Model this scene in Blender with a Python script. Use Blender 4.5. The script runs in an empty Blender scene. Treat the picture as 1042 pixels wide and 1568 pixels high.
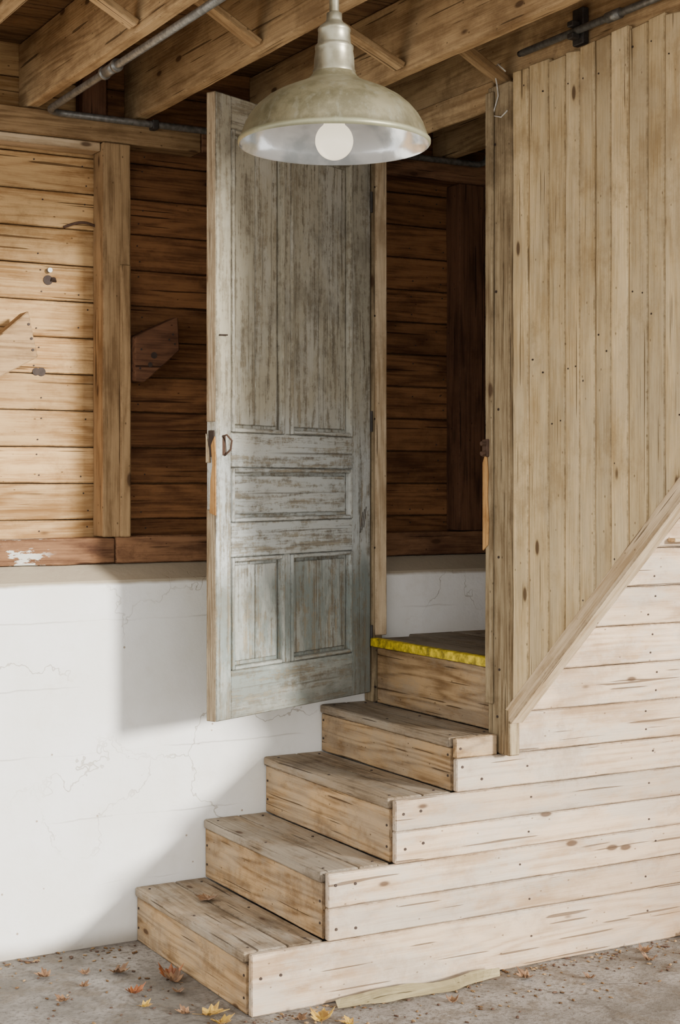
import bpy, bmesh, math, random
from mathutils import Vector, Matrix, noise as mnoise
random.seed(7)
scene = bpy.context.scene
COL = scene.collection

# ---------------------------------------------------------------- materials
def new_mat(name):
    m = bpy.data.materials.new(name); m.use_nodes = True
    nt = m.node_tree
    for n in list(nt.nodes): nt.nodes.remove(n)
    out = nt.nodes.new('ShaderNodeOutputMaterial')
    b = nt.nodes.new('ShaderNodeBsdfPrincipled')
    nt.links.new(b.outputs[0], out.inputs[0])
    return m, nt, b

class N:
    def __init__(s, nt): s.nt = nt
    def link(s, a, b): s.nt.links.new(a, b)
    def val(s, sock, v):
        if hasattr(v, 'is_output'): s.link(v, sock)
        else: sock.default_value = v
    def math(s, op, a, b=0.0, c=None, clamp=False):
        n = s.nt.nodes.new('ShaderNodeMath'); n.operation = op; n.use_clamp = clamp
        s.val(n.inputs[0], a); s.val(n.inputs[1], b)
        if c is not None: s.val(n.inputs[2], c)
        return n.outputs[0]
    def vmul(s, v, k):
        n = s.nt.nodes.new('ShaderNodeVectorMath'); n.operation = 'MULTIPLY'
        s.link(v, n.inputs[0]); n.inputs[1].default_value = k
        return n.outputs[0]
    def vop(s, op, v, w=None):
        n = s.nt.nodes.new('ShaderNodeVectorMath'); n.operation = op
        s.link(v, n.inputs[0])
        if w is not None: s.val(n.inputs[1], w)
        return n.outputs[0]
    def vadd(s, v, w): return s.vop('ADD', v, w)
    def attr(s, name, out='Vector'):
        n = s.nt.nodes.new('ShaderNodeAttribute'); n.attribute_name = name
        return n.outputs[out]
    def obj(s):
        return s.nt.nodes.new('ShaderNodeTexCoord').outputs['Object']
    def noise(s, v, scale=1.0, detail=2.0, rough=.5, dist=0.0, out=0):
        n = s.nt.nodes.new('ShaderNodeTexNoise')
        s.link(v, n.inputs['Vector']); n.inputs['Scale'].default_value = scale
        n.inputs['Detail'].default_value = detail; n.inputs['Roughness'].default_value = rough
        n.inputs['Distortion'].default_value = dist
        return n.outputs[out]
    def voro(s, v, scale=1.0, feature='F1', out='Distance', rnd=1.0):
        n = s.nt.nodes.new('ShaderNodeTexVoronoi'); n.feature = feature
        s.link(v, n.inputs['Vector']); n.inputs['Scale'].default_value = scale
        n.inputs['Randomness'].default_value = rnd
        return n.outputs[out]
    def ramp(s, f, a, b, lo=0.0, hi=1.0):
        n = s.nt.nodes.new('ShaderNodeMapRange'); n.interpolation_type = 'SMOOTHSTEP'
        s.val(n.inputs[0], f)
        n.inputs[1].default_value = a; n.inputs[2].default_value = b
        n.inputs[3].default_value = lo; n.inputs[4].default_value = hi
        return n.outputs[0]
    def mix(s, f, a, b, mode='MIX'):
        n = s.nt.nodes.new('ShaderNodeMix'); n.data_type = 'RGBA'; n.blend_type = mode
        s.val(n.inputs[0], f)
        for sock, v in ((n.inputs[6], a), (n.inputs[7], b)):
            if hasattr(v, 'is_output'): s.link(v, sock)
            else: sock.default_value = (v[0], v[1], v[2], 1)
        return n.outputs[2]
    def sep(s, v):
        n = s.nt.nodes.new('ShaderNodeSeparateXYZ'); s.link(v, n.inputs[0]); return n.outputs
    def gray(s, f):
        n = s.nt.nodes.new('ShaderNodeCombineColor')
        for i in range(3): s.link(f, n.inputs[i])
        return n.outputs[0]
    def bump(s, h, strength, dist, bsdf):
        n = s.nt.nodes.new('ShaderNodeBump'); n.inputs['Strength'].default_value = strength
        n.inputs['Distance'].default_value = dist
        s.link(h, n.inputs['Height']); s.link(n.outputs[0], bsdf.inputs['Normal'])
    def edge(s):
        """distance (m) to the nearest edge of the board the point belongs to"""
        d = s.vop('SUBTRACT', s.attr('hal'), s.vop('ABSOLUTE', s.attr('loc')))
        a, b, c = s.sep(d)
        lo = s.math('MINIMUM', a, b); hi = s.math('MAXIMUM', a, b)
        return s.math('MAXIMUM', lo, s.math('MINIMUM', hi, c))

def wood_core(k, freq=62, fib=170):
    g = k.attr('gco')
    base = k.noise(k.vmul(g, (0.75, 8.0, 8.0)), detail=2, rough=.4)
    rings = k.math('MULTIPLY_ADD', k.math('SINE', k.math('MULTIPLY', base, freq)), .5, .5)
    rings = k.math('POWER', rings, .7)
    fibres = k.noise(k.vmul(g, (5.0, fib, fib)), detail=4, rough=.65)
    blotch = k.noise(k.vmul(g, (2.4, 6, 6)), detail=7, rough=.7)
    kn = k.voro(k.vmul(g, (3.4, 8.5, 8.5)))
    knot = k.ramp(kn, .06, .11, 1, 0)
    # halo where the grain swirls round a knot
    halo = k.ramp(kn, .08, .24, 1, 0)
    return g, rings, fibres, blotch, knot, halo

def wood(name, light, dark, knotc=(.07,.035,.018), ringw=.35, fibw=.4, blow=.55, var=.35,
         rough=.85, dust=None, dustamt=0.0, freq=62, grime=.55, stain=.4, white=None, low=None):
    m, nt, b = new_mat(name); k = N(nt)
    g, rings, fibres, blotch, knot, halo = wood_core(k, freq)
    f = k.math('MULTIPLY', rings, ringw)
    f = k.math('MULTIPLY_ADD', k.ramp(fibres, .3, .7), fibw, f)
    f = k.math('MULTIPLY_ADD', k.ramp(blotch, .33, .67), blow, f)
    f = k.math('DIVIDE', f, ringw+fibw+blow, clamp=True)
    c = k.mix(k.ramp(f, .05, .85), dark, light)
    if dust:
        dn = k.noise(k.vmul(g, (2.2, 6, 6)), detail=7, rough=.75)
        c = k.mix(k.math('MULTIPLY', k.ramp(dn, .42, .60), dustamt), c, dust)
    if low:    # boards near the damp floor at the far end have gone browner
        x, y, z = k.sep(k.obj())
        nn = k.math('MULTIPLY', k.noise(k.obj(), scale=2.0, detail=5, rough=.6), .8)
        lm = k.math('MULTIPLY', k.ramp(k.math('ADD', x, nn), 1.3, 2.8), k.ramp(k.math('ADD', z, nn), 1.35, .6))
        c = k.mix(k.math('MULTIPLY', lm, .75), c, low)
    bid = k.attr('bid', 'Fac')
    br = k.math('MULTIPLY_ADD', bid, var, 1-var*.5)
    c = k.mix(1.0, c, k.gray(br), 'MULTIPLY')
    dk = (dark[0]*.28, dark[1]*.26, dark[2]*.26)
    md = (dark[0]*.62, dark[1]*.58, dark[2]*.55)
    s1 = k.ramp(k.noise(k.vmul(g, (1.6, 30, 30)), detail=5, rough=.7), .56, .72)
    s2 = k.ramp(k.noise(k.obj(), scale=2.8, detail=8, rough=.74), .50, .66)
    c = k.mix(k.math('MULTIPLY', s1, stain*.8), c, md)
    c = k.mix(k.math('MULTIPLY', s2, stain*.9), c, md)
    s3 = k.ramp(k.noise(k.vmul(g, (6, 14, 14)), detail=8, rough=.78), .57, .66)
    c = k.mix(k.math('MULTIPLY', s3, stain*.55), c, (md[0]*.8, md[1]*.85, md[2]*.95))
    c = k.mix(k.math('MULTIPLY', halo, .35), c, dark)
    c = k.mix(k.math('MULTIPLY', knot, .85), c, knotc)
    ed = k.math('ADD', k.edge(), k.math('MULTIPLY', k.math('SUBTRACT', k.noise(g, scale=34, detail=5, rough=.75), .5), .014))
    gr = k.ramp(ed, -.002, .0055, 1, 0)
    c = k.mix(k.math('MULTIPLY', gr, grime), c, dk)
    cr = k.noise(k.vmul(g, (2.2, 85, 85)), detail=1)
    crk = k.ramp(cr, .70, .73)
    c = k.mix(k.math('MULTIPLY', crk, .8), c, dk)
    # fly specks, pin holes
    pv = k.voro(k.vmul(g, (16, 26, 26)))
    c = k.mix(k.math('MULTIPLY', k.ramp(pv, .05, .085, 1, 0), .7), c, dk)
    if white:
        x, y, z = k.sep(k.obj())
        wn = k.noise(k.vmul(g, (7, 22, 22)), detail=5, rough=.65)
        wm = k.math('MULTIPLY', k.ramp(wn, .50, .53), k.ramp(x, -.26, -.36))
        c = k.mix(wm, c, white)
    k.link(c, b.inputs['Base Color'])
    b.inputs['Roughness'].default_value = rough
    b.inputs['Specular IOR Level'].default_value = .15
    h = k.math('MULTIPLY_ADD', rings, .4, fibres)
    h = k.math('SUBTRACT', h, k.math('MULTIPLY', crk, 1.5))
    h = k.math('SUBTRACT', h, k.math('MULTIPLY', gr, .5))
    k.bump(h, .8, .0028, b)
    return m

M = {}
M['pine_lit']   = wood('pine_siding_lit', (.62,.40,.185), (.30,.155,.055), stain=.5)
M['pine_shaded']  = wood('pine_siding_shaded', (.29,.135,.055), (.09,.038,.017), knotc=(.03,.012,.006))  # same siding with its shade painted in, darker and redder right of the post
M['frame']      = wood('framing_wood', (.43,.28,.14), (.19,.11,.05), grime=.5)
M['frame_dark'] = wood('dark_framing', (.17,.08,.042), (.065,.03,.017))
M['sill']       = wood('red_sill', (.29,.15,.075), (.10,.046,.025), white=(.62,.60,.53), stain=.6, grime=.7)
M['joist']      = wood('joist_wood', (.56,.39,.205), (.26,.16,.075), blow=.8, fibw=.3, grime=.55, stain=.6)
M['deck']       = wood('deck_wood', (.22,.13,.06), (.09,.045,.022))
M['wallb']      = wood('beaded_board', (.72,.55,.31), (.43,.30,.145), fibw=.5, ringw=.25, var=.28, freq=42, stain=.5, grime=.85, dust=(.46,.39,.27), dustamt=.35)
M['trim']       = wood('trim_wood', (.66,.51,.33), (.38,.26,.14), var=.15)
M['post']       = wood('post_wood', (.43,.335,.20), (.17,.115,.06), fibw=.7, stain=.6)
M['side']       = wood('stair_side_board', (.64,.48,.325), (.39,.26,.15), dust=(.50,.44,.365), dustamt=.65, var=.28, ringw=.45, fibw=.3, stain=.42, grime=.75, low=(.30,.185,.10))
M['tread']      = wood('tread_wood', (.33,.25,.165), (.14,.098,.06), fibw=.5, dust=(.345,.30,.24), dustamt=.65, var=.25, stain=.6, grime=.7)
M['riser']      = wood('riser_wood', (.50,.33,.17), (.20,.115,.05), ringw=.7, var=.3, freq=80, dust=(.36,.295,.215), dustamt=.5, stain=.6, grime=.75)
M['rawwood']    = wood('split_wood', (.60,.34,.13), (.30,.14,.045), ringw=.1)
M['splinter']   = wood('dry_strip', (.72,.63,.38), (.50,.41,.22), ringw=.1, stain=.2, grime=.2)

def simple(name, col, rough=.5, metal=0.0, nscale=40, namt=.25, bump=.1):
    m, nt, b = new_mat(name); k = N(nt)
    n = k.noise(k.obj(), scale=nscale, detail=4, rough=.6)
    c = k.mix(k.ramp(n, .3, .7), tuple(x*(1-namt) for x in col), tuple(min(1, x*(1+namt*.6)) for x in col))
    k.link(c, b.inputs['Base Color']); b.inputs['Roughness'].default_value = rough
    b.inputs['Metallic'].default_value = metal
    if bump: k.bump(n, bump, .001, b)
    return m
M['nail'] = simple('rusty_nail', (.045,.028,.02), .7, .3)
M['galv'] = simple('galvanised_steel', (.25,.25,.235), .45, .7, 60, .35)
M['iron'] = simple('dark_iron', (.06,.052,.046), .6, .6)
M['rust'] = simple('rusty_iron', (.10,.055,.035), .8, .3)
M['yellow'] = simple('yellow_safety_strip', (.62,.46,.015), .75, 0, 30, .7)
M['porcelain'] = simple('socket_porcelain', (.55,.53,.48), .4)
M['wire'] = simple('wire', (.6,.57,.5), .6)

def lamp_mats():
    m, nt, b = new_mat('shade_weathered_enamel'); k = N(nt)
    o = k.obj()
    n = k.noise(o, scale=12, detail=7, rough=.7); n2 = k.noise(k.vmul(o, (14,14,3)), scale=4, detail=5, rough=.65)
    c = k.mix(k.ramp(n, .38, .62), (.105,.09,.048), (.18,.157,.092))
    c = k.mix(k.math('MULTIPLY', k.ramp(n2, .50, .68), .45), c, (.22,.21,.15))
    x, y, z = k.sep(o)
    c = k.mix(k.math('MULTIPLY', k.ramp(k.math('MULTIPLY_ADD', n, .02, z), 2.393, 2.401, 1, 0), .5), c, (.32,.32,.20))
    k.link(c, b.inputs['Base Color']); b.inputs['Roughness'].default_value = .42
    b.inputs['Metallic'].default_value = .45
    k.bump(n, .35, .002, b)
    M['shade'] = m
    m, nt, b = new_mat('shade_inner_enamel'); k = N(nt)
    n = k.noise(k.obj(), scale=9, detail=5)
    c = k.mix(k.ramp(n, .42, .62), (.86,.88,.89), (.50,.54,.56))
    k.link(c, b.inputs['Base Color']); b.inputs['Roughness'].default_value = .18
    b.inputs['Metallic'].default_value = .6
    k.bump(n, .4, .006, b)
    M['inner'] = m
    m, nt, b = new_mat('lit_bulb_glass'); k = N(nt)
    b.inputs['Base Color'].default_value = (.72,.68,.58,1); b.inputs['Roughness'].default_value = .25
    b.inputs['Emission Color'].default_value = (1,.86,.62,1); b.inputs['Emission Strength'].default_value = 1.2
    M['bulb'] = m
    m, nt, b = new_mat('lamp_neck_metal'); k = N(nt)
    n = k.noise(k.obj(), scale=25, detail=4)
    c = k.mix(k.ramp(n, .35, .65), (.17,.15,.10), (.28,.26,.19))
    k.link(c, b.inputs['Base Color']); b.inputs['Roughness'].default_value = .38
    b.inputs['Metallic'].default_value = .7
    M['neck'] = m
lamp_mats()

def wall_mat():
    m, nt, b = new_mat('white_painted_masonry'); k = N(nt)
    o = k.obj(); x, y, z = k.sep(o)
    n = k.noise(o, scale=3, detail=5, rough=.6)
    c = k.mix(k.ramp(n, .35, .7), (.87,.85,.79), (.94,.93,.90))
    w = k.vadd(k.vmul(o, (1,1,1)), k.vmul(k.noise(o, scale=2.5, detail=5, rough=.65, out=1), (.5,.5,.5)))
    e = k.voro(w, scale=2.1, feature='DISTANCE_TO_EDGE')
    gate = k.ramp(k.noise(o, scale=1.6, detail=2), .44, .56)
    crack = k.math('MULTIPLY', k.ramp(e, .002, .008, 1, 0), gate)
    c = k.mix(k.math('MULTIPLY', crack, .65), c, (.42,.36,.28))
    sp = k.voro(o, scale=11)
    spots = k.ramp(sp, .035, .06, 1, 0)
    c = k.mix(k.math('MULTIPLY', spots, .8), c, (.30,.20,.12))
    zw = k.math('MULTIPLY_ADD', k.noise(o, scale=6, detail=3), .03, z)
    jn = k.math('ABSOLUTE', k.math('SUBTRACT', k.math('FRACT', k.math('DIVIDE', zw, .235)), .5))
    j = k.math('MULTIPLY', k.ramp(jn, .484, .5), k.ramp(k.noise(o, scale=1.7), .44, .58))
    c = k.mix(k.math('MULTIPLY', j, .4), c, (.48,.44,.38))
    gm = k.ramp(k.noise(o, scale=4.5, detail=7, rough=.75), .52, .75)
    c = k.mix(k.math('MULTIPLY', gm, .26), c, (.58,.50,.38))
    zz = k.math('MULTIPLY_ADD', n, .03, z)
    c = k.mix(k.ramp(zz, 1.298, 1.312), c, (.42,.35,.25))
    c = k.mix(k.math('MULTIPLY', k.ramp(zz, .012, .085, 1, 0), .8), c, (.30,.25,.19))
    k.link(c, b.inputs['Base Color']); b.inputs['Roughness'].default_value = .85
    h = k.math('SUBTRACT', k.noise(o, scale=12, detail=6, rough=.62), k.math('MULTIPLY', crack, .5))
    h = k.math('SUBTRACT', h, k.math('MULTIPLY', j, .5))
    k.bump(h, .5, .010, b)
    return m
M['wall'] = wall_mat()

def floor_mat():
    m, nt, b = new_mat('worn_concrete'); k = N(nt)
    o = k.obj()
    n = k.noise(o, scale=2.2, detail=7, rough=.65); n2 = k.noise(o, scale=55, detail=4, rough=.7)
    n3 = k.noise(o, scale=7, detail=6, rough=.75)
    c = k.mix(k.ramp(n, .38, .62), (.12,.104,.086), (.28,.255,.23))
    c = k.mix(k.math('MULTIPLY', k.ramp(n3, .48, .62), .75), c, (.13,.10,.07))
    c = k.mix(k.math('MULTIPLY', k.ramp(n2, .48, .64), .65), c, (.07,.056,.044))
    w = k.vadd(o, k.vmul(k.noise(o, scale=3, detail=4, out=1), (.4,.4,.4)))
    e = k.voro(w, scale=.6, feature='DISTANCE_TO_EDGE')
    c = k.mix(k.math('MULTIPLY', k.ramp(e, .001, .005, 1, 0), .5), c, (.07,.055,.045))
    k.link(c, b.inputs['Base Color']); b.inputs['Roughness'].default_value = .85
    k.bump(k.math('ADD', n2, n3), .5, .008, b)
    return m
M['floor'] = floor_mat()

def door_mat(name, bias=0.0):
    m, nt, b = new_mat(name); k = N(nt)
    g, rings, fibres, blotch, knot, halo = wood_core(k, 60, 150)
    o = k.obj(); x, y, z = k.sep(o)
    wf = k.math('MULTIPLY_ADD', rings, .35, k.math('MULTIPLY', k.ramp(fibres, .35, .65), .65))
    woodc = k.mix(wf, (.12,.095,.062), (.37,.315,.215))
    zn = k.math('MULTIPLY_ADD', k.noise(o, scale=4, detail=4), .35, k.math('SUBTRACT', z, .175))
    paint = k.mix(k.ramp(zn, 1.25, 1.45), (.235,.27,.25), (.57,.60,.575))
    paint = k.mix(k.ramp(zn, 1.74, 1.98), paint, (.46,.42,.315))
    paint = k.mix(k.math('MULTIPLY', k.ramp(blotch, .45, .60), .42), paint, (.60,.595,.53))
    cov = k.noise(k.vmul(g, (3.0, 36, 36)), detail=6, rough=.75)
    cov2 = k.noise(o, scale=32, detail=6, rough=.75)
    mask = k.ramp(k.math('ADD', cov, k.math('MULTIPLY', cov2, .6)), .66+bias, .84+bias)
    c = k.mix(k.math('MULTIPLY_ADD', mask, .80, .15), woodc, paint)
    sc = k.ramp(k.noise(k.vmul(g, (1.2, 80, 80)), detail=3), .61, .71)
    c = k.mix(k.math('MULTIPLY', sc, .6), c, (.10,.085,.06))
    st = k.ramp(k.noise(o, scale=2.6, detail=8, rough=.72), .5, .64)
    c = k.mix(k.math('MULTIPLY', st, .42), c, (.15,.13,.095))
    # battered, stained lower edge
    lb = k.ramp(k.math('MULTIPLY_ADD', k.noise(o, scale=9, detail=6, rough=.7), .25, z), .95, 1.15, 1, 0)
    c = k.mix(k.math('MULTIPLY', lb, .5), c, (.16,.145,.11))
    ed = k.math('ADD', k.edge(), k.math('MULTIPLY', k.math('SUBTRACT', k.noise(g, scale=30, detail=4, rough=.7), .5), .012))
    gr = k.ramp(ed, -.001, .005, 1, 0)
    c = k.mix(k.math('MULTIPLY', gr, .65), c, (.09,.075,.052))
    k.link(c, b.inputs['Base Color']); b.inputs['Roughness'].default_value = .8
    b.inputs['Specular IOR Level'].default_value = .15
    k.bump(k.math('MULTIPLY_ADD', mask, .8, fibres), .7, .0022, b)
    return m
M['door'] = door_mat('weathered_door_paint')
M['door_edge'] = wood('door_edge_wood', (.50,.40,.26), (.22,.155,.09), fibw=.8, ringw=.1)

# ---------------------------------------------------------------- builder
X, Y, Z = Vector((1,0,0)), Vector((0,1,0)), Vector((0,0,1))
WOB = {'tread':.0030,'riser':.0014,'side':.0016,'pine_lit':.0014,'pine_shaded':.0014,'joist':.0022,'post':.0026,
       'trim':.0014,'sill':.0035,'frame':.0022,'wallb':.0016,'door_edge':.0008,'frame_dark':.002}
class B:
    def __init__(s): s.v=[]; s.f=[]; s.g=[]; s.b=[]; s.mi=[]; s.mats=[]; s.sm=[]; s.lo=[]; s.ha=[]
    def mid(s, key):
        if key not in s.mats: s.mats.append(key)
        return s.mats.index(key)
    def add(s, bm, Mx, mat, grain=0, bid=None, smooth=False):
        off = Vector([random.uniform(0, 40) for _ in range(3)])
        bid = random.random() if bid is None else bid
        base = len(s.v); order = {0:(0,1,2), 1:(1,0,2), 2:(2,0,1)}[grain]
        bm.verts.ensure_lookup_table()
        cs = [v.co for v in bm.verts]
        mn = [min(c[i] for c in cs) for i in range(3)]; mx = [max(c[i] for c in cs) for i in range(3)]
        cen = [(mn[i]+mx[i])/2 for i in range(3)]; hf = Vector([(mx[i]-mn[i])/2 for i in range(3)])
        amp = WOB.get(mat, 0); L = 2*hf[grain]
        if amp and L > .15 and not smooth:
            no = Vector((0,0,0)); no[grain] = 1; step = .05; p = mn[grain]+step*.5
            while p < mx[grain]-step*.4:
                co = Vector((0,0,0)); co[grain] = p
                bmesh.ops.bisect_plane(bm, geom=bm.verts[:]+bm.edges[:]+bm.faces[:], plane_co=co, plane_no=no)
                p += step
            sd = random.uniform(0, 100)
            for v in bm.verts:
                for ax in range(3):
                    if ax == grain: continue
                    sg = 1 if v.co[ax] > cen[ax] else -1
                    a = amp if hf[ax] > .03 else amp*.4
                    v.co[ax] += a*(mnoise.noise(Vector((v.co[grain]*5, sd+ax*7, sg*9.3)))+.6*mnoise.noise(Vector((v.co[grain]*17, sd+ax*5, sg*4.7))))
        bm.verts.index_update()
        for v in bm.verts:
            s.v.append(Mx @ v.co)
            s.g.append(Vector((v.co[order[0]], v.co[order[1]], v.co[order[2]])) + off); s.b.append(bid)
            s.lo.append((v.co[0]-cen[0], v.co[1]-cen[1], v.co[2]-cen[2])); s.ha.append(tuple(hf))
        mi = s.mid(mat)
        for f in bm.faces:
            s.f.append([base+v.index for v in f.verts]); s.mi.append(mi); s.sm.append(smooth)
        bm.free()
    def box(s, c, ax, ay, az, L, W, T, mat, bev=.003, grain=0, bid=None):
        bm = bmesh.new(); bmesh.ops.create_cube(bm, size=1)
        for v in bm.verts: v.co = Vector((v.co.x*L, v.co.y*W, v.co.z*T))
        bev = min(bev, .3*min(L, W, T))
        if bev > 0: bmesh.ops.bevel(bm, geom=bm.edges[:], offset=bev, segments=2 if bev > .004 else 1, affect='EDGES', profile=.5)
        Mx = Matrix((ax, ay, az)).transposed().to_4x4(); Mx.translation = Vector(c)
        s.add(bm, Mx, mat, grain, bid)
    def ab(s, xr, yr, zr, mat, grain=0, bev=.003, bid=None):
        c = ((xr[0]+xr[1])/2, (yr[0]+yr[1])/2, (zr[0]+zr[1])/2)
        s.box(c, X, Y, Z, xr[1]-xr[0], yr[1]-yr[0], zr[1]-zr[0], mat, bev, grain, bid)
    def prism(s, pts, O, U, V, Nn, t, mat, grain=0, bev=.003, bid=None):
        bm = bmesh.new()
        vs = [bm.verts.new((p[0], p[1], 0)) for p in pts]
        f = bm.faces.new(vs)
        r = bmesh.ops.extrude_face_region(bm, geom=[f])
        for e in r['geom']:
            if isinstance(e, bmesh.types.BMVert): e.co.z += t
        bmesh.ops.recalc_face_normals(bm, faces=bm.faces[:])
        if bev > 0: bmesh.ops.bevel(bm, geom=bm.edges[:], offset=bev, segments=1, affect='EDGES')
        Mx = Matrix((U, V, Nn)).transposed().to_4x4(); Mx.translation = Vector(O)
        s.add(bm, Mx, mat, grain, bid)
    def cyl(s, p0, p1, r, mat, seg=16, r2=None):
        p0, p1 = Vector(p0), Vector(p1); d = p1-p0
        bm = bmesh.new()
        bmesh.ops.create_cone(bm, cap_ends=True, segments=seg, radius1=r, radius2=r if r2 is None else r2, depth=d.length)
        q = d.to_track_quat('Z', 'Y').to_matrix().to_4x4(); q.translation = (p0+p1)/2
        s.add(bm, q, mat, 2, None, False)
    def nail(s, c, n, r=.0045):
        c = Vector(c); n = Vector(n)
        s.cyl(c-n*.004, c+n*.0022, r, 'nail', 8)
    def tube(s, pts, r, mat, seg=12):
        bm = bmesh.new(); rings = []
        P = [Vector(p) for p in pts]
        prev = None
        for i, p in enumerate(P):
            d = (P[min(i+1, len(P)-1)] - P[max(i-1, 0)]).normalized()
            if prev is None:
                a = d.cross(Z) if abs(d.z) < .9 else d.cross(X)
                a.normalize()
            else:
                a = (prev - d*prev.dot(d)).normalized()
            prev = a; bb = d.cross(a)
            rings.append([bm.verts.new(p + (a*math.cos(t*2*math.pi/seg) + bb*math.sin(t*2*math.pi/seg))*r) for t in range(seg)])
        for i in range(len(rings)-1):
            for j in range(seg):
                bm.faces.new((rings[i][j], rings[i][(j+1)%seg], rings[i+1][(j+1)%seg], rings[i+1][j]))
        bm.faces.new(rings[0][::-1]); bm.faces.new(rings[-1])
        bmesh.ops.recalc_face_normals(bm, faces=bm.faces[:])
        s.add(bm, Matrix(), mat, 0, None, True)
    def lathe(s, prof, c, mat, seg=96):
        bm = bmesh.new(); rings = []
        for r, z in prof:
            rings.append([bm.verts.new((r*math.cos(t*2*math.pi/seg), r*math.sin(t*2*math.pi/seg), z)) for t in range(seg)])
        for i in range(len(rings)-1):
            for j in range(seg):
                bm.faces.new((rings[i][j], rings[i][(j+1)%seg], rings[i+1][(j+1)%seg], rings[i+1][j]))
        s.add(bm, Matrix.Translation(Vector(c)), mat, 0, None, True)
    def done(s, name, parent=None):
        me = bpy.data.meshes.new(name)
        me.from_pydata([tuple(v) for v in s.v], [], s.f)
        for key in s.mats: me.materials.append(M[key])
        for an, data in (('gco', s.g), ('loc', s.lo), ('hal', s.ha)):
            a = me.attributes.new(an, 'FLOAT_VECTOR', 'POINT')
            a.data.foreach_set('vector', [c for v in data for c in v])
        a = me.attributes.new('bid', 'FLOAT', 'POINT'); a.data.foreach_set('value', s.b)
        me.polygons.foreach_set('material_index', s.mi)
        me.polygons.foreach_set('use_smooth', s.sm)
        me.update()
        ob = bpy.data.objects.new(name, me); COL.objects.link(ob)
        if parent: ob.parent = parent
        return ob
def empty(name):
    e = bpy.data.objects.new(name, None); COL.objects.link(e); e.empty_display_size = .1
    return e
def U(a, c): return random.uniform(a, c)

DK = 3.235      # underside of ceiling deck
CY = -2.50      # front edge of ceiling
# ---------------------------------------------------------------- floor
b = B(); b.ab((-7,7), (-10,.3), (-.1,0), 'floor', bev=0); b.done('floor')

# ---------------------------------------------------------------- back wall
wb = empty('wall_back')
b = B()
b.prism([(0,0),(0,1.285),(.012,1.302),(.12,1.355),(.30,1.355),(.30,0)], (-4,0,0), Y, Z, X, 9.0, 'wall', grain=2, bev=0)
b.done('masonry', wb)
b = B()   # framing
b.ab((-4,-.045), (.098,.20), (1.357,1.452), 'sill', 0, .006)
b.ab((-.043,.948), (.10,.20), (1.357,1.455), 'sill', 0, .006)
b.ab((1.022,5), (.10,.20), (1.357,1.452), 'sill', 0, .006)
b.ab((-4,.30), (.10,.20), (2.895,2.985), 'frame', 0, .005)
b.ab((.302,5), (.10,.20), (2.895,2.985), 'sill', 0, .005)
b.ab((-4,-.095), (.115,.20), (2.862,2.893), 'trim', 0, .003)
b.ab((-.093,.015), (.095,.20), (1.454,2.893), 'frame', 2, .005)
b.ab((-.03,.01), (.080,.094), (1.454,2.45), 'frame', 2, .004)
for sx in (-1.45,-.80): b.ab((sx,sx+.1), (.10,.20), (1.454,2.86), 'frame', 2, .005)
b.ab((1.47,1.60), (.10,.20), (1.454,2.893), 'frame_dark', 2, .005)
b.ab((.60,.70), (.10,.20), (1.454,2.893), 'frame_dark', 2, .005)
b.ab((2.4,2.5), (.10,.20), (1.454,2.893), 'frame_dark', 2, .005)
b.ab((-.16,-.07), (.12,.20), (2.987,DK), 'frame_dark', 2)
b.ab((1.12,1.20), (.10,.19), (2.987,DK), 'sill', 2)
# let-in brace stubs
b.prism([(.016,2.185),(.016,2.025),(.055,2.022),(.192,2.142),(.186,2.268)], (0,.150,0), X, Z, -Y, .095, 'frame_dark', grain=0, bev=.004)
b.cyl((.09,.058,2.12), (.09,.0535,2.12), .012, 'nail', 12); b.cyl((.075,.058,2.085), (.075,.0535,2.085), .009, 'nail', 12)
for q in ((.165,2.20),(.172,2.165),(.15,2.18),(.035,2.07),(.04,2.14)): b.nail((q[0],.055,q[1]), (0,-1,0), .004)
b.prism([(-.78,1.80),(-.49,2.02),(-.35,2.095),(-.385,2.258),(-.49,2.165),(-.78,1.93)], (0,.150,0), X, Z, -Y, .095, 'frame', grain=0, bev=.004)
for q in ((-.385,2.21),(-.375,2.16),(-.37,2.12)): b.nail((q[0],.055,q[1]), (0,-1,0), .005)
b.done('framing', wb)
b = B()   # siding
z = 1.65-.1333*3
while z < 3.17:
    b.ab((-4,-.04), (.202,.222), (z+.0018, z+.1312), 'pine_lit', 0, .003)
    b.ab((-.037,1.53), (.202,.222), (z+.0018, z+.1312), 'pine_shaded', 0, .003)
    b.ab((1.533,5), (.202,.222), (z+.0018, z+.1312), 'pine_shaded', 0, .003)
    for nx in (-.30,-.13,.10,.75,1.3,1.44):
        for dz in (.035,.10):
            if random.random() < .6: b.nail((nx+U(-.02,.02), .202, z+dz+U(-.01,.01)), (0,-1,0), .003)
    z += .1333
b.ab((-4,5), (.225,.29), (1.357,DK-.002), 'deck', 0, 0)
b.cyl((-.265,.206,2.39), (-.265,.1995,2.39), .018, 'nail', 14)
b.cyl((-.245,.206,2.395), (-.245,.1993,2.385), .012, 'nail', 14)
b.cyl((-.29,.206,2.055), (-.29,.1993,2.055), .016, 'nail', 14)
b.cyl((-.31,.206,2.055), (-.31,.1990,2.055), .014, 'nail', 14)
b.cyl((-.262,.205,2.425), (-.262,.185,2.425), .009, 'galv', 12)
b.done('siding_boards', wb)
b = B()
pts = []
for i in range(15):
    t = i/14; pts.append((-.21+.15*t, .190-.01*math.sin(t*math.pi), 2.585+.022*math.sin(t*math.pi)))
b.tube(pts, .005, 'rust', 8)
b.done('iron_strap', wb)

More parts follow.
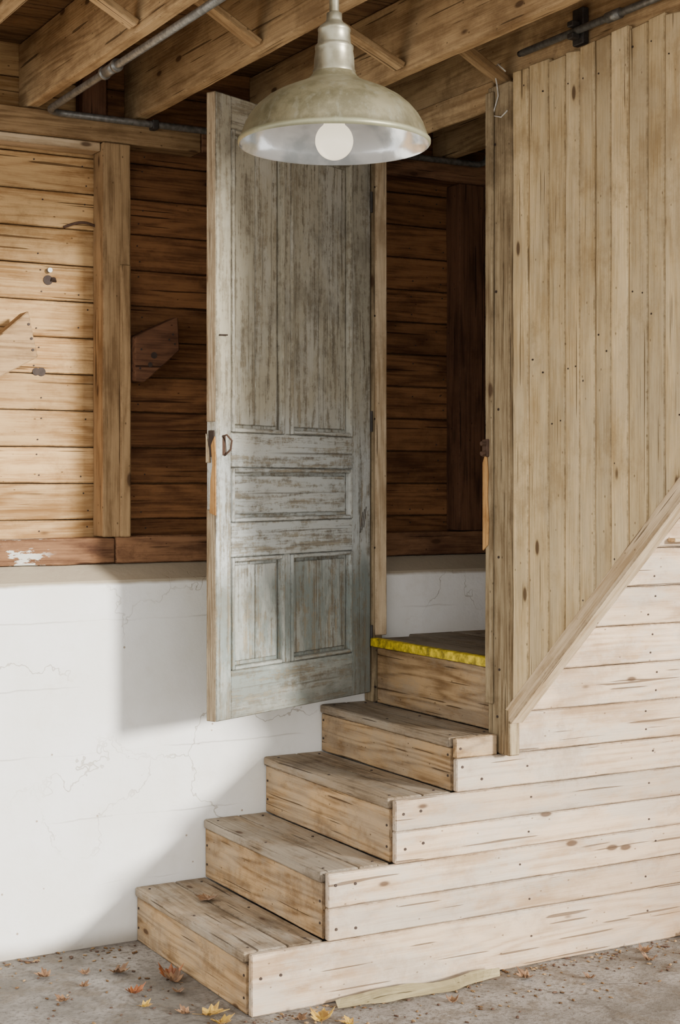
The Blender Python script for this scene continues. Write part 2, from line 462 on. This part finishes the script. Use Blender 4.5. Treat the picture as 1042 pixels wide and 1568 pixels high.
# ---------------------------------------------------------------- ceiling
ce = empty('ceiling')
b = B()
y = .29
while y > CY:
    b.ab((-4,5), (y-.138, y), (DK,DK+.028), 'deck', 0, .003); y -= .14
b.ab((-4,5), (CY-.1,.29), (DK+.0295,DK+.06), 'deck', 0, 0)
b.done('deck_boards', ce)
b = B()
JX = [-2.0,-1.6,-1.2,-.79,-.375,.03,.55,.975,1.4,1.8,2.2,2.6]
for i, jx in enumerate(JX):
    b.ab((jx,jx+.045), (CY,.20), (2.989,DK-.002), 'joist', 1, .004)
b.done('joists', ce)
b = B()
for i in range(len(JX)-5):
    xa, xb = JX[i]+.047, JX[i+1]-.002
    p0, p1 = Vector((xa,-.93,DK-.03)), Vector((xb,-.93,3.005))
    d = (p1-p0).normalized(); nn = d.cross(Y)
    b.box((p0+p1)/2, d, Y, nn, (p1-p0).length-.01, .06, .02, 'joist', .002)
b.done('cross_bridging', ce)

# ---------------------------------------------------------------- right wall (board wall + doorway side)
wr = empty('wall_right')
SL = .91
def diag(yy): return .865 + (-.99-yy)*SL     # underside of the board wall
b = B()
yy = -.994
while yy > -2.2:
    w = random.choice((.072,.078,.084,.105))
    y0, y1 = yy, yy-w
    top = 3.03+U(-.018,.012)
    dx = U(-.0035,.0005)
    lean = U(-.0015,.0015)
    P = [(-y0, diag(y0)), (-y1, diag(y1)), (-y1+lean, top+U(-.012,.008)), (-y0+lean, top)]
    b.prism(P, (.972+dx,0,0), -Y, Z, -X, .022, 'wallb', grain=1, bev=.004)
    for zz in (diag(y0)+.09, U(1.75,2.35), 2.95):
        for k2 in (.22,.75):
            if random.random() < .5: b.nail((.949, y0-w*k2, zz+U(-.05,.02)), (-1,0,0), U(.0022,.0038))
    yy -= w+U(.0012,.005)
b.ab((.974,.9745), (-2.2,-.993), (2.0,3.0), 'deck', 2, 0)
b.done('vertical_boards', wr)
b = B()
dd = Vector((0,-1,SL)).normalized(); ww = Vector((0,SL,1)).normalized()
pA = Vector((.942,-.985,diag(-.985))); L = 1.68
b.box(pA+dd*(L/2)+ww*.012-dd*.02, dd, ww, X, L, .046, .014, 'trim', .003)
b.box(pA+dd*(L/2)+Vector((.018,0,0))-ww*.014, dd, ww, X, L, .014, .05, 'trim', .002)
b.done('sloping_trim', wr)
b = B()
b.prism([(.868,.80),(.925,.735),(.992,.735),(.992,3.0),(.868,3.0)], (.980,0,0), -Y, Z, -X, .045, 'post', grain=1, bev=.004)
b.prism([(.870,.90),(.905,.90),(.910,2.98),(.870,2.98)], (.933,0,0), -Y, Z, -X, .012, 'post', grain=1, bev=.003)
b.ab((.952,1.0), (-.060,-.003), (.80,2.985), 'post', 2, .004)
b.ab((.962,1.012), (-.075,-.061), (1.06,2.985), 'trim', 2, .003)
b.ab((.955,1.02), (.001,.098), (1.357,2.985), 'post', 2, .004)
b.ab((.955,.974), (-.866,-.0), (2.935,3.03), 'joist', 1, .004)
for zz in (.86,1.02,1.4,1.9,2.3,2.8):
    b.nail((.934,-.93+U(-.02,.02),zz), (-1,0,0)); b.nail((.962,-.068,zz), (-1,0,0), .004)
b.done('door_posts', wr)
b = B()   # broken keeper on the post
b.prism([(.864,1.42),(.892,1.44),(.897,1.52),(.889,1.60),(.894,1.68),(.884,1.76),(.864,1.72)], (.921,0,0), -Y, Z, -X, .007, 'rawwood', grain=1, bev=.002)
b.ab((.912,.932), (-.895,-.864), (1.74,1.80), 'rust', 2, .003)
b.cyl((.914,-.885,1.785), (.895,-.885,1.785), .008, 'rust', 10)
b.cyl((.914,-.885,1.755), (.895,-.885,1.75), .008, 'rust', 10)
b.done('latch_keeper', wr)

# ---------------------------------------------------------------- stairs
st = empty('staircase')
SX = [0,.27,.52,.76,.965]; SZ = [.195,.41,.62,.80,1.05]
W0, W1 = -.903, -.004
b = B()
for i in range(4):
    x0, x1 = SX[i]-.010, SX[i+1]-.001
    wmid = x0+(x1-x0)*.56
    b.ab((x0, wmid-.001), (W0,W1), (SZ[i]-.034,SZ[i]), 'tread', 1, .008)
    b.ab((wmid+.001, x1), (W0,W1), (SZ[i]-.032,SZ[i]-.001), 'tread', 1, .003)
    for yy in (-.86,-.45,-.06):
        b.nail((x0+.035,yy,SZ[i]), (0,0,1)); b.nail((x1-.04,yy,SZ[i]), (0,0,1))
for k2 in range(4):
    b.ab((.945+k2*.21,.945+k2*.21+.208), (-.862 if k2 == 0 else W0,-.077 if k2==0 else W1), (1.018,1.05), 'tread', 1, .004)
b.done('treads', st)
b = B()
for i in range(5):
    z0 = 0 if i == 0 else SZ[i-1]
    b.ab((SX[i],SX[i]+.022), (W0 if i<4 else -.866, W1 if i<4 else -.08), (z0+.001,SZ[i]-.035), 'riser', 1, .002)
    for yy in (-.885,-.02):
        for zz in (.05,.12): b.nail((SX[i],yy if i<4 else yy*.95,z0+zz), (-1,0,0))
x0 = 1.79
for k2 in range(4):
    z0 = 1.05+.2*k2
    b.ab((x0,x0+.02), (W0,W1), (z0,z0+.17), 'riser', 1); b.ab((x0-.02,x0+.27), (W0,W1), (z0+.171,z0+.2), 'tread', 1)
    x0 += .25
b.done('risers', st)
b = B()
b.ab((.945-.010,.9445), (-.862,-.078), (1.020,1.052), 'yellow', 1, .003)
b.ab((.945,.965), (-.862,-.078), (1.0505,1.0525), 'yellow', 1, .0005)
b.done('yellow_nosing', st)
# boarded flank of the stairs and stairwell
wsx = empty('wall_stairwell')
b = B()
SP = (-.934,-.911)
rows = [(0,.195,0),(.195,.30,.27),(.30,.41,.27),(.41,.515,.52),(.515,.62,.52),(.62,.732,.76)]
for z0, z1, xs in rows:
    b.ab((xs+U(0,.004),5), SP, (z0+.0012,z1-.0015), 'side', 0, .0035)
    for nx in (xs+.03, xs+.10): b.nail((nx+U(-.01,.01),SP[0],(z0+z1)/2+U(-.03,.03)), (0,-1,0), .005)
    for nx in (1.05,1.6,2.2): b.nail((nx+U(-.03,.03),SP[0],(z0+z1)/2+U(-.02,.02)), (0,-1,0), .0035)
b.ab((.762,.930), (-.930,-.909), (.733,.80), 'riser', 0, .003)
b.nail((.78,-.930,.765), (0,-1,0))
z0 = .733
while z0 < 2.98:
    z1 = min(z0+.137, 2.985)
    b.ab((.983,5), SP, (z0+.0012,z1-.0015), 'side', 0, .0035)
    for nx in (1.6,2.2):
        for q in (.035,.1): b.nail((nx+U(-.03,.03),SP[0],z0+q), (0,-1,0), .0035)
    z0 += .137
b.ab((1.68,2.1), (-.975,-.9345), (1.438,1.452), 'trim', 0, .002)
b.done('horizontal_boards', wsx)
b = B(); b.ab((4.9,5), (-.905,-.01), (.0,2.98), 'side', 0, 0); b.done('wall_end')

# ---------------------------------------------------------------- door
dr = empty('door_1')
F = Vector((.11,-.446,.84)); S = Vector((.9097,.4151,0)).normalized(); Nf = Vector((S.y,-S.x,0))
DW, DH = .915, 2.142
b = B()
def db(s0,s1,z0,z1,d0,d1,mat='door',grain='z',bev=.003):
    c = F + S*((s0+s1)/2) + Z*((z0+z1)/2) - Nf*((d0+d1)/2)
    b.box(c, S, Z, Nf, s1-s0, z1-z0, d1-d0, mat, bev, 1 if grain=='z' else 0)
T = .045
sl, sr, m0, m1 = .078, .795, .375, .410
db(0,sl,0,DH,0,T); db(sr,DW,0,DH,0,T)
zb, zr1a, zr1b, zr2a, zr2b, zt = .165, .555, .675, .865, .985, 2.03
db(sl,sr,0,zb,0,T,grain='s'); db(sl,sr,zr1a,zr1b,0,T,grain='s')
db(sl,sr,zr2a,zr2b,0,T,grain='s'); db(sl,sr,zt,DH,0,T,grain='s')
db(m0,m1,zb,zr1a,0,T); db(m0,m1,zr2b,zt,0,T)
def panel(s0,s1,z0,z1,grain='z'):
    db(s0-.002,s1+.002,z0-.002,z1+.002,.024,.034,grain=grain,bev=0)
    q = .028
    if grain=='z':
        sm = s0+(s1-s0)*.5
        db(s0+q,sm-.0012,z0+q,z1-q,.015,.0238); db(sm+.0012,s1-q,z0+q,z1-q,.015,.0238)
    else:
        db(s0+q,s1-q,z0+q,z1-q,.015,.0238,grain='s')
    g = .0015; m = .016
    # applied bolection moulding, proud of the frame
    db(s0+g,s0+m,z0+g,z1-g,-.005,.0237,bev=.005); db(s1-m,s1-g,z0+g,z1-g,-.005,.0237,bev=.005)
    db(s0+m,s1-m,z0+g,z0+m,-.005,.0237,grain='s',bev=.005); db(s0+m,s1-m,z1-m,z1-g,-.005,.0237,grain='s',bev=.005)
panel(sl,m0,zb,zr1a); panel(m1,sr,zb,zr1a)
panel(sl,sr,zr1b,zr2a,'s')
panel(sl,m0,zr2b,zt); panel(m1,sr,zr2b,zt)
b.done('leaf', dr)
b = B()
def db2(s0,s1,z0,z1,d0,d1,mat,bev=.002): db(s0,s1,z0,z1,d0,d1,mat,'z',bev)
db2(-.004,-.0002,.0,.72,.003,T-.003,'door_edge'); db2(-.004,-.0002,1.02,DH,.003,T-.003,'door_edge')
b.prism([(.0,0),(.026,.01),(.022,.12),(.014,.17),(.02,.24),(.004,.27),(0,.2)], F+Z*.70+S*(-.0005), -Nf, Z, -S, .007, 'rawwood', grain=1, bev=.001)
b.prism([(.024,0),(.044,.0),(.044,.10),(.036,.07),(.03,.05)], F+Z*.88+S*(-.0005), -Nf, Z, -S, .006, 'door_edge', grain=1, bev=.001)
db2(-.0045,-.0002,.90,.99,.008,.034,'nail',.001)
db2(.030,.046,.905,.975,-.002,.0,'rust')
b.tube([F+S*.03+Z*.97+Nf*.002, F+S*.03+Z*.975+Nf*.02, F+S*.045+Z*.955+Nf*.03, F+S*.05+Z*.925+Nf*.02, F+S*.04+Z*.905+Nf*.002], .0035, 'rust', 8)
b.tube([F+S*.01+Z*1.315+Nf*.006, F+S*.05+Z*1.317+Nf*.006], .0025, 'nail', 6)
for q in range(3):
    b.tube([F+S*(.845+q*.012)+Z*(.62+q*.01)+Nf*.0005, F+S*(.862+q*.012)+Z*(.70+q*.01)+Nf*.0005], .0016, 'nail', 5)
b.done('lock_and_edge', dr)
b = B()
for zz in (.22,1.05,1.9):
    c = F+S*(DW+.004)+Z*zz+Nf*.002
    b.cyl(c-Z*.04, c+Z*.04, .006, 'iron', 12)
b.done('hinges', dr)

# ---------------------------------------------------------------- conduits
def arc_path(pts, r=.05, n=6):
    P = [Vector(p) for p in pts]; out = [P[0]]
    for i in range(1, len(P)-1):
        a = (P[i-1]-P[i]).normalized(); c = (P[i+1]-P[i]).normalized()
        p0, p2 = P[i]+a*r, P[i]+c*r
        for t in range(n+1):
            t /= n; out.append(p0*(1-t)**2 + P[i]*2*t*(1-t) + p2*t*t)
    out.append(P[-1]); return out
b = B()
pts = arc_path([(-.315,CY+.05,2.972), (-.315,.075,2.972), (1.60,.075,2.972), (1.60,.075,DK)], .07)
b.tube(pts, .0125, 'galv', 14)
b.tube([(-.315,-.60,2.972), (-.315,-.52,2.972)], .018, 'galv', 14)
b.tube([(-.315,-.62,2.972), (-.315,-.605,2.972)], .021, 'galv', 14)
b.tube([(-.315,-.515,2.972), (-.315,-.50,2.972)], .021, 'galv', 14)
for cx in (.10,1.1):
    b.ab((cx-.012,cx+.012), (.058,.099), (2.953,2.988), 'iron', 0, .003)
b.done('conduit_pipe')
b = B()
b.tube([(.938,-1.06,3.075), (.938,CY+.05,3.075)], .012, 'galv', 14)
b.tube([(.938,-1.045,3.075), (.938,-1.062,3.075)], .010, 'iron', 14)
b.tube([(.938,-1.5,3.075), (.938,-1.56,3.075)], .017, 'galv', 14)
b.ab((.95,.974), (-1.365,-1.31), (3.035,3.15), 'iron', 2, .003)
b.ab((.918,.95), (-1.352,-1.323), (3.05,3.068), 'iron', 1, .003)
b.ab((.918,.95), (-1.352,-1.323), (3.088,3.106), 'iron', 1, .003)
b.done('conduit_pipe')
b = B()
pts = [(.925,-.985,3.03),(.915,-.955,3.06),(.92,-.925,3.05),(.928,-.93,3.0),(.93,-.935,2.96),(.932,-.90,2.90),(.932,-.95,2.885),(.932,-.985,2.90)]
b.tube(pts, .0025, 'wire', 6); b.done('hanging_wire')

# ---------------------------------------------------------------- pendant lamp
lp = empty('pendant_lamp'); lc = Vector((-.476,-2.308,0))
b = B()
outer = [(.2045,2.376),(.2075,2.380),(.2075,2.386),(.2035,2.390),(.199,2.401),(.192,2.420),(.182,2.438),(.167,2.456),(.147,2.473),(.123,2.487),(.098,2.498),(.076,2.507),(.060,2.515),(.050,2.524),(.0455,2.532)]
b.lathe(outer, lc, 'shade')
inner = [(.2045,2.376),(.2005,2.379),(.195,2.401),(.188,2.419),(.178,2.435),(.163,2.453),(.143,2.469),(.119,2.483),(.094,2.494),(.071,2.502),(.056,2.508),(.040,2.512),(.0,2.513)]
b.lathe(inner, lc, 'inner')
b.done('shade', lp)
b = B()
neck = [(.0455,2.530),(.046,2.536),(.044,2.540),(.043,2.565),(.0405,2.580),(.0415,2.583),(.0415,2.589),(.038,2.592),(.036,2.596),(.0345,2.620),(.0355,2.622),(.0355,2.626),(.031,2.632),(.020,2.640),(.017,2.646),(.0165,2.660),(.0115,2.662),(.0105,2.665),(.0105,DK)]
b.lathe(neck, lc, 'neck', 64)
b.lathe([(.0,DK-.02),(.05,DK-.018),(.055,DK-.006),(.055,DK)], lc, 'neck', 48)
b.done('neck_and_stem', lp)
b = B()
b.lathe([(.0,2.445),(.022,2.445),(.024,2.45),(.024,2.511)], lc, 'porcelain', 32)
b.done('socket', lp)
b = B()
pr = []
for i in range(25):
    a = -math.pi/2 + i*(math.pi*.80)/24
    pr.append((max(.0001,.041*math.cos(a)), 2.386+.041*math.sin(a)))
pr += [(.020,2.430),(.017,2.446)]
b.lathe(pr, lc, 'bulb', 48)
b.done('bulb', lp)

# ---------------------------------------------------------------- leaves & debris
def leaf_mat(name, c1, c2):
    m, nt, bb = new_mat(name); k = N(nt)
    n = k.noise(k.obj(), scale=45, detail=4)
    k.link(k.mix(k.ramp(n, .35, .65), c1, c2), bb.inputs['Base Color']); bb.inputs['Roughness'].default_value = .7
    k.bump(n, .3, .002, bb)
    return m
LM = [leaf_mat('leaf_brown', (.13,.065,.03), (.24,.13,.06)), leaf_mat('leaf_orange', (.32,.10,.025), (.17,.055,.02)),
      leaf_mat('leaf_yellow', (.52,.33,.05), (.32,.17,.035))]
def leaf(loc, size, rot, mat, curl=.35, name='fallen_leaf'):
    me = bpy.data.meshes.new(name); bm = bmesh.new()
    lob = [(0,1.0),(12,.70),(24,.74),(36,.52),(55,.88),(68,.64),(80,.66),(95,.46),(118,.66),(135,.46),(150,.36),(172,.30),(180,.08)]
    ang = [(a,r) for a,r in lob] + [(360-a,r) for a,r in lob[::-1] if 0 < a < 180]
    c = bm.verts.new((0,0,0)); mid = []; out = []
    for a, r in ang:
        t = math.radians(a+90)
        for rr, lst in ((r*.5,mid),(r,out)):
            x, y = rr*math.cos(t)*size, rr*math.sin(t)*size
            zc = curl*(x*x*1.6+y*y*.6)/size*(1 if rr==r else .8) + U(0,.10)*size
            lst.append(bm.verts.new((x,y,zc)))
    n = len(out)
    for i in range(n):
        j = (i+1)%n
        bm.faces.new((c,mid[i],mid[j])); bm.faces.new((mid[i],out[i],out[j],mid[j]))
    w = size*.02; a1 = [bm.verts.new(p) for p in ((-w,0,0),(w,0,0),(w*.7+size*.1,-size*.8,size*.12),(-w*.7+size*.1,-size*.8,size*.12))]
    bm.faces.new(a1)
    bm.to_mesh(me); bm.free(); me.materials.append(mat)
    ob = bpy.data.objects.new(name, me); COL.objects.link(ob)
    ob.location = loc; ob.rotation_euler = (U(-.08,.08), U(-.08,.08), rot)
    md = ob.modifiers.new('thick','SOLIDIFY'); md.thickness = .0008
    return ob
for (x,y,z,s,mi,cu) in [(-.229,-.542,0,.045,1,.7),(-.066,-.454,0,.06,1,.6),(-.07,-.50,0,.05,0,.8),(-.197,-.317,0,.05,0,.5),(-.30,-.28,0,.03,0,.5),
        (-.424,-.244,0,.04,0,.6),(-.103,-.849,0,.065,2,.4),(-.10,-.93,0,.05,2,.5),(-.16,-.80,0,.035,0,.6),(.181,-1.06,0,.055,2,.5),(.12,-1.02,0,.035,0,.5),
        (.97,-1.04,0,.045,0,.6),(.239,-1.13,0,.035,2,.5),(.15,-.29,.195,.055,0,.3),(1.5,-1.02,0,.04,0,.6),(1.45,-1.1,0,.04,0,.8),(-.10,-.60,0,.03,0,.6),
        (1.75,-1.0,0,.05,0,.8),(.62,-1.12,0,.03,0,.7),(-.35,-.40,0,.028,0,.7),(-.45,-.50,0,.035,0,.6),(-.25,-.68,0,.03,2,.7),(1.15,-1.15,0,.03,0,.7)]:
    leaf((x,y,z+.003), s, U(0,6.28), LM[mi], cu)
b = B()   # dry strip lying along the stairs
bm = bmesh.new(); n = 24; ra = []; rb = []
for i in range(n+1):
    t = i/n; x = .27+.62*t; wv = .026*(1-.75*abs(2*t-.9)**2.2)+.008+.003*math.sin(t*31)
    yc = -.985-.02*math.sin(t*3.0)+.006*math.sin(t*17)
    zc = .012+.012*math.sin(t*5)**2
    ra.append(bm.verts.new((x, yc-wv, .003+zc*.3))); rb.append(bm.verts.new((x+.01, yc+wv, zc+.008)))
for i in range(n): bm.faces.new((ra[i],ra[i+1],rb[i+1],rb[i]))
bmesh.ops.solidify(bm, geom=bm.faces[:], thickness=.003)
b.add(bm, Matrix(), 'splinter', 0)
b.done('wood_strip')
b = B()   # crumbs of grit
for i in range(650):
    x = U(-.6,2.2)
    if x > -.02: yy = random.choice((random.gauss(-.965,.025), U(-1.35,-.96)))
    else: yy = random.choice((U(-1.0,-.02), random.gauss(-.05,.03)))
    if x > -.03 and yy > -.94: yy = -.95-random.random()*.08
    yy = min(yy, -.01)
    r = U(.0015,.006)
    bm = bmesh.new(); bmesh.ops.create_icosphere(bm, subdivisions=1, radius=r)
    b.add(bm, Matrix.Translation((x,yy,r*.5)) @ Matrix.Rotation(U(0,3),4,'Z') @ Matrix.Diagonal((U(1,2.5),1,.6,1)), random.choice(('frame','deck','rust')), 0)
b.done('floor_debris')

# ---------------------------------------------------------------- light
w = bpy.data.worlds.new('daylight'); scene.world = w; w.use_nodes = True
bg = w.node_tree.nodes['Background']; bg.inputs[0].default_value = (1.0,.985,.96,1); bg.inputs[1].default_value = 2.25
sd = bpy.data.lights.new('low_sun','SUN'); sd.energy = 8.0; sd.angle = math.radians(8); sd.color = (1,.96,.89)
so = bpy.data.objects.new('low_sun', sd); COL.objects.link(so)
dirv = Vector((-.190,.45,-.108)).normalized()
so.rotation_euler = dirv.to_track_quat('-Z','Y').to_euler(); so.location = (3,-6,2.5)

# ---------------------------------------------------------------- camera
cd = bpy.data.cameras.new('camera'); cam = bpy.data.objects.new('camera', cd); COL.objects.link(cam)
cd.sensor_fit = 'VERTICAL'; cd.sensor_height = 36; cd.lens = 53.95; cd.shift_y = -.028
cam.location = (-2.09,-5.186,1.65); cam.rotation_euler = (math.radians(90),0,math.radians(-29.5))
scene.camera = cam
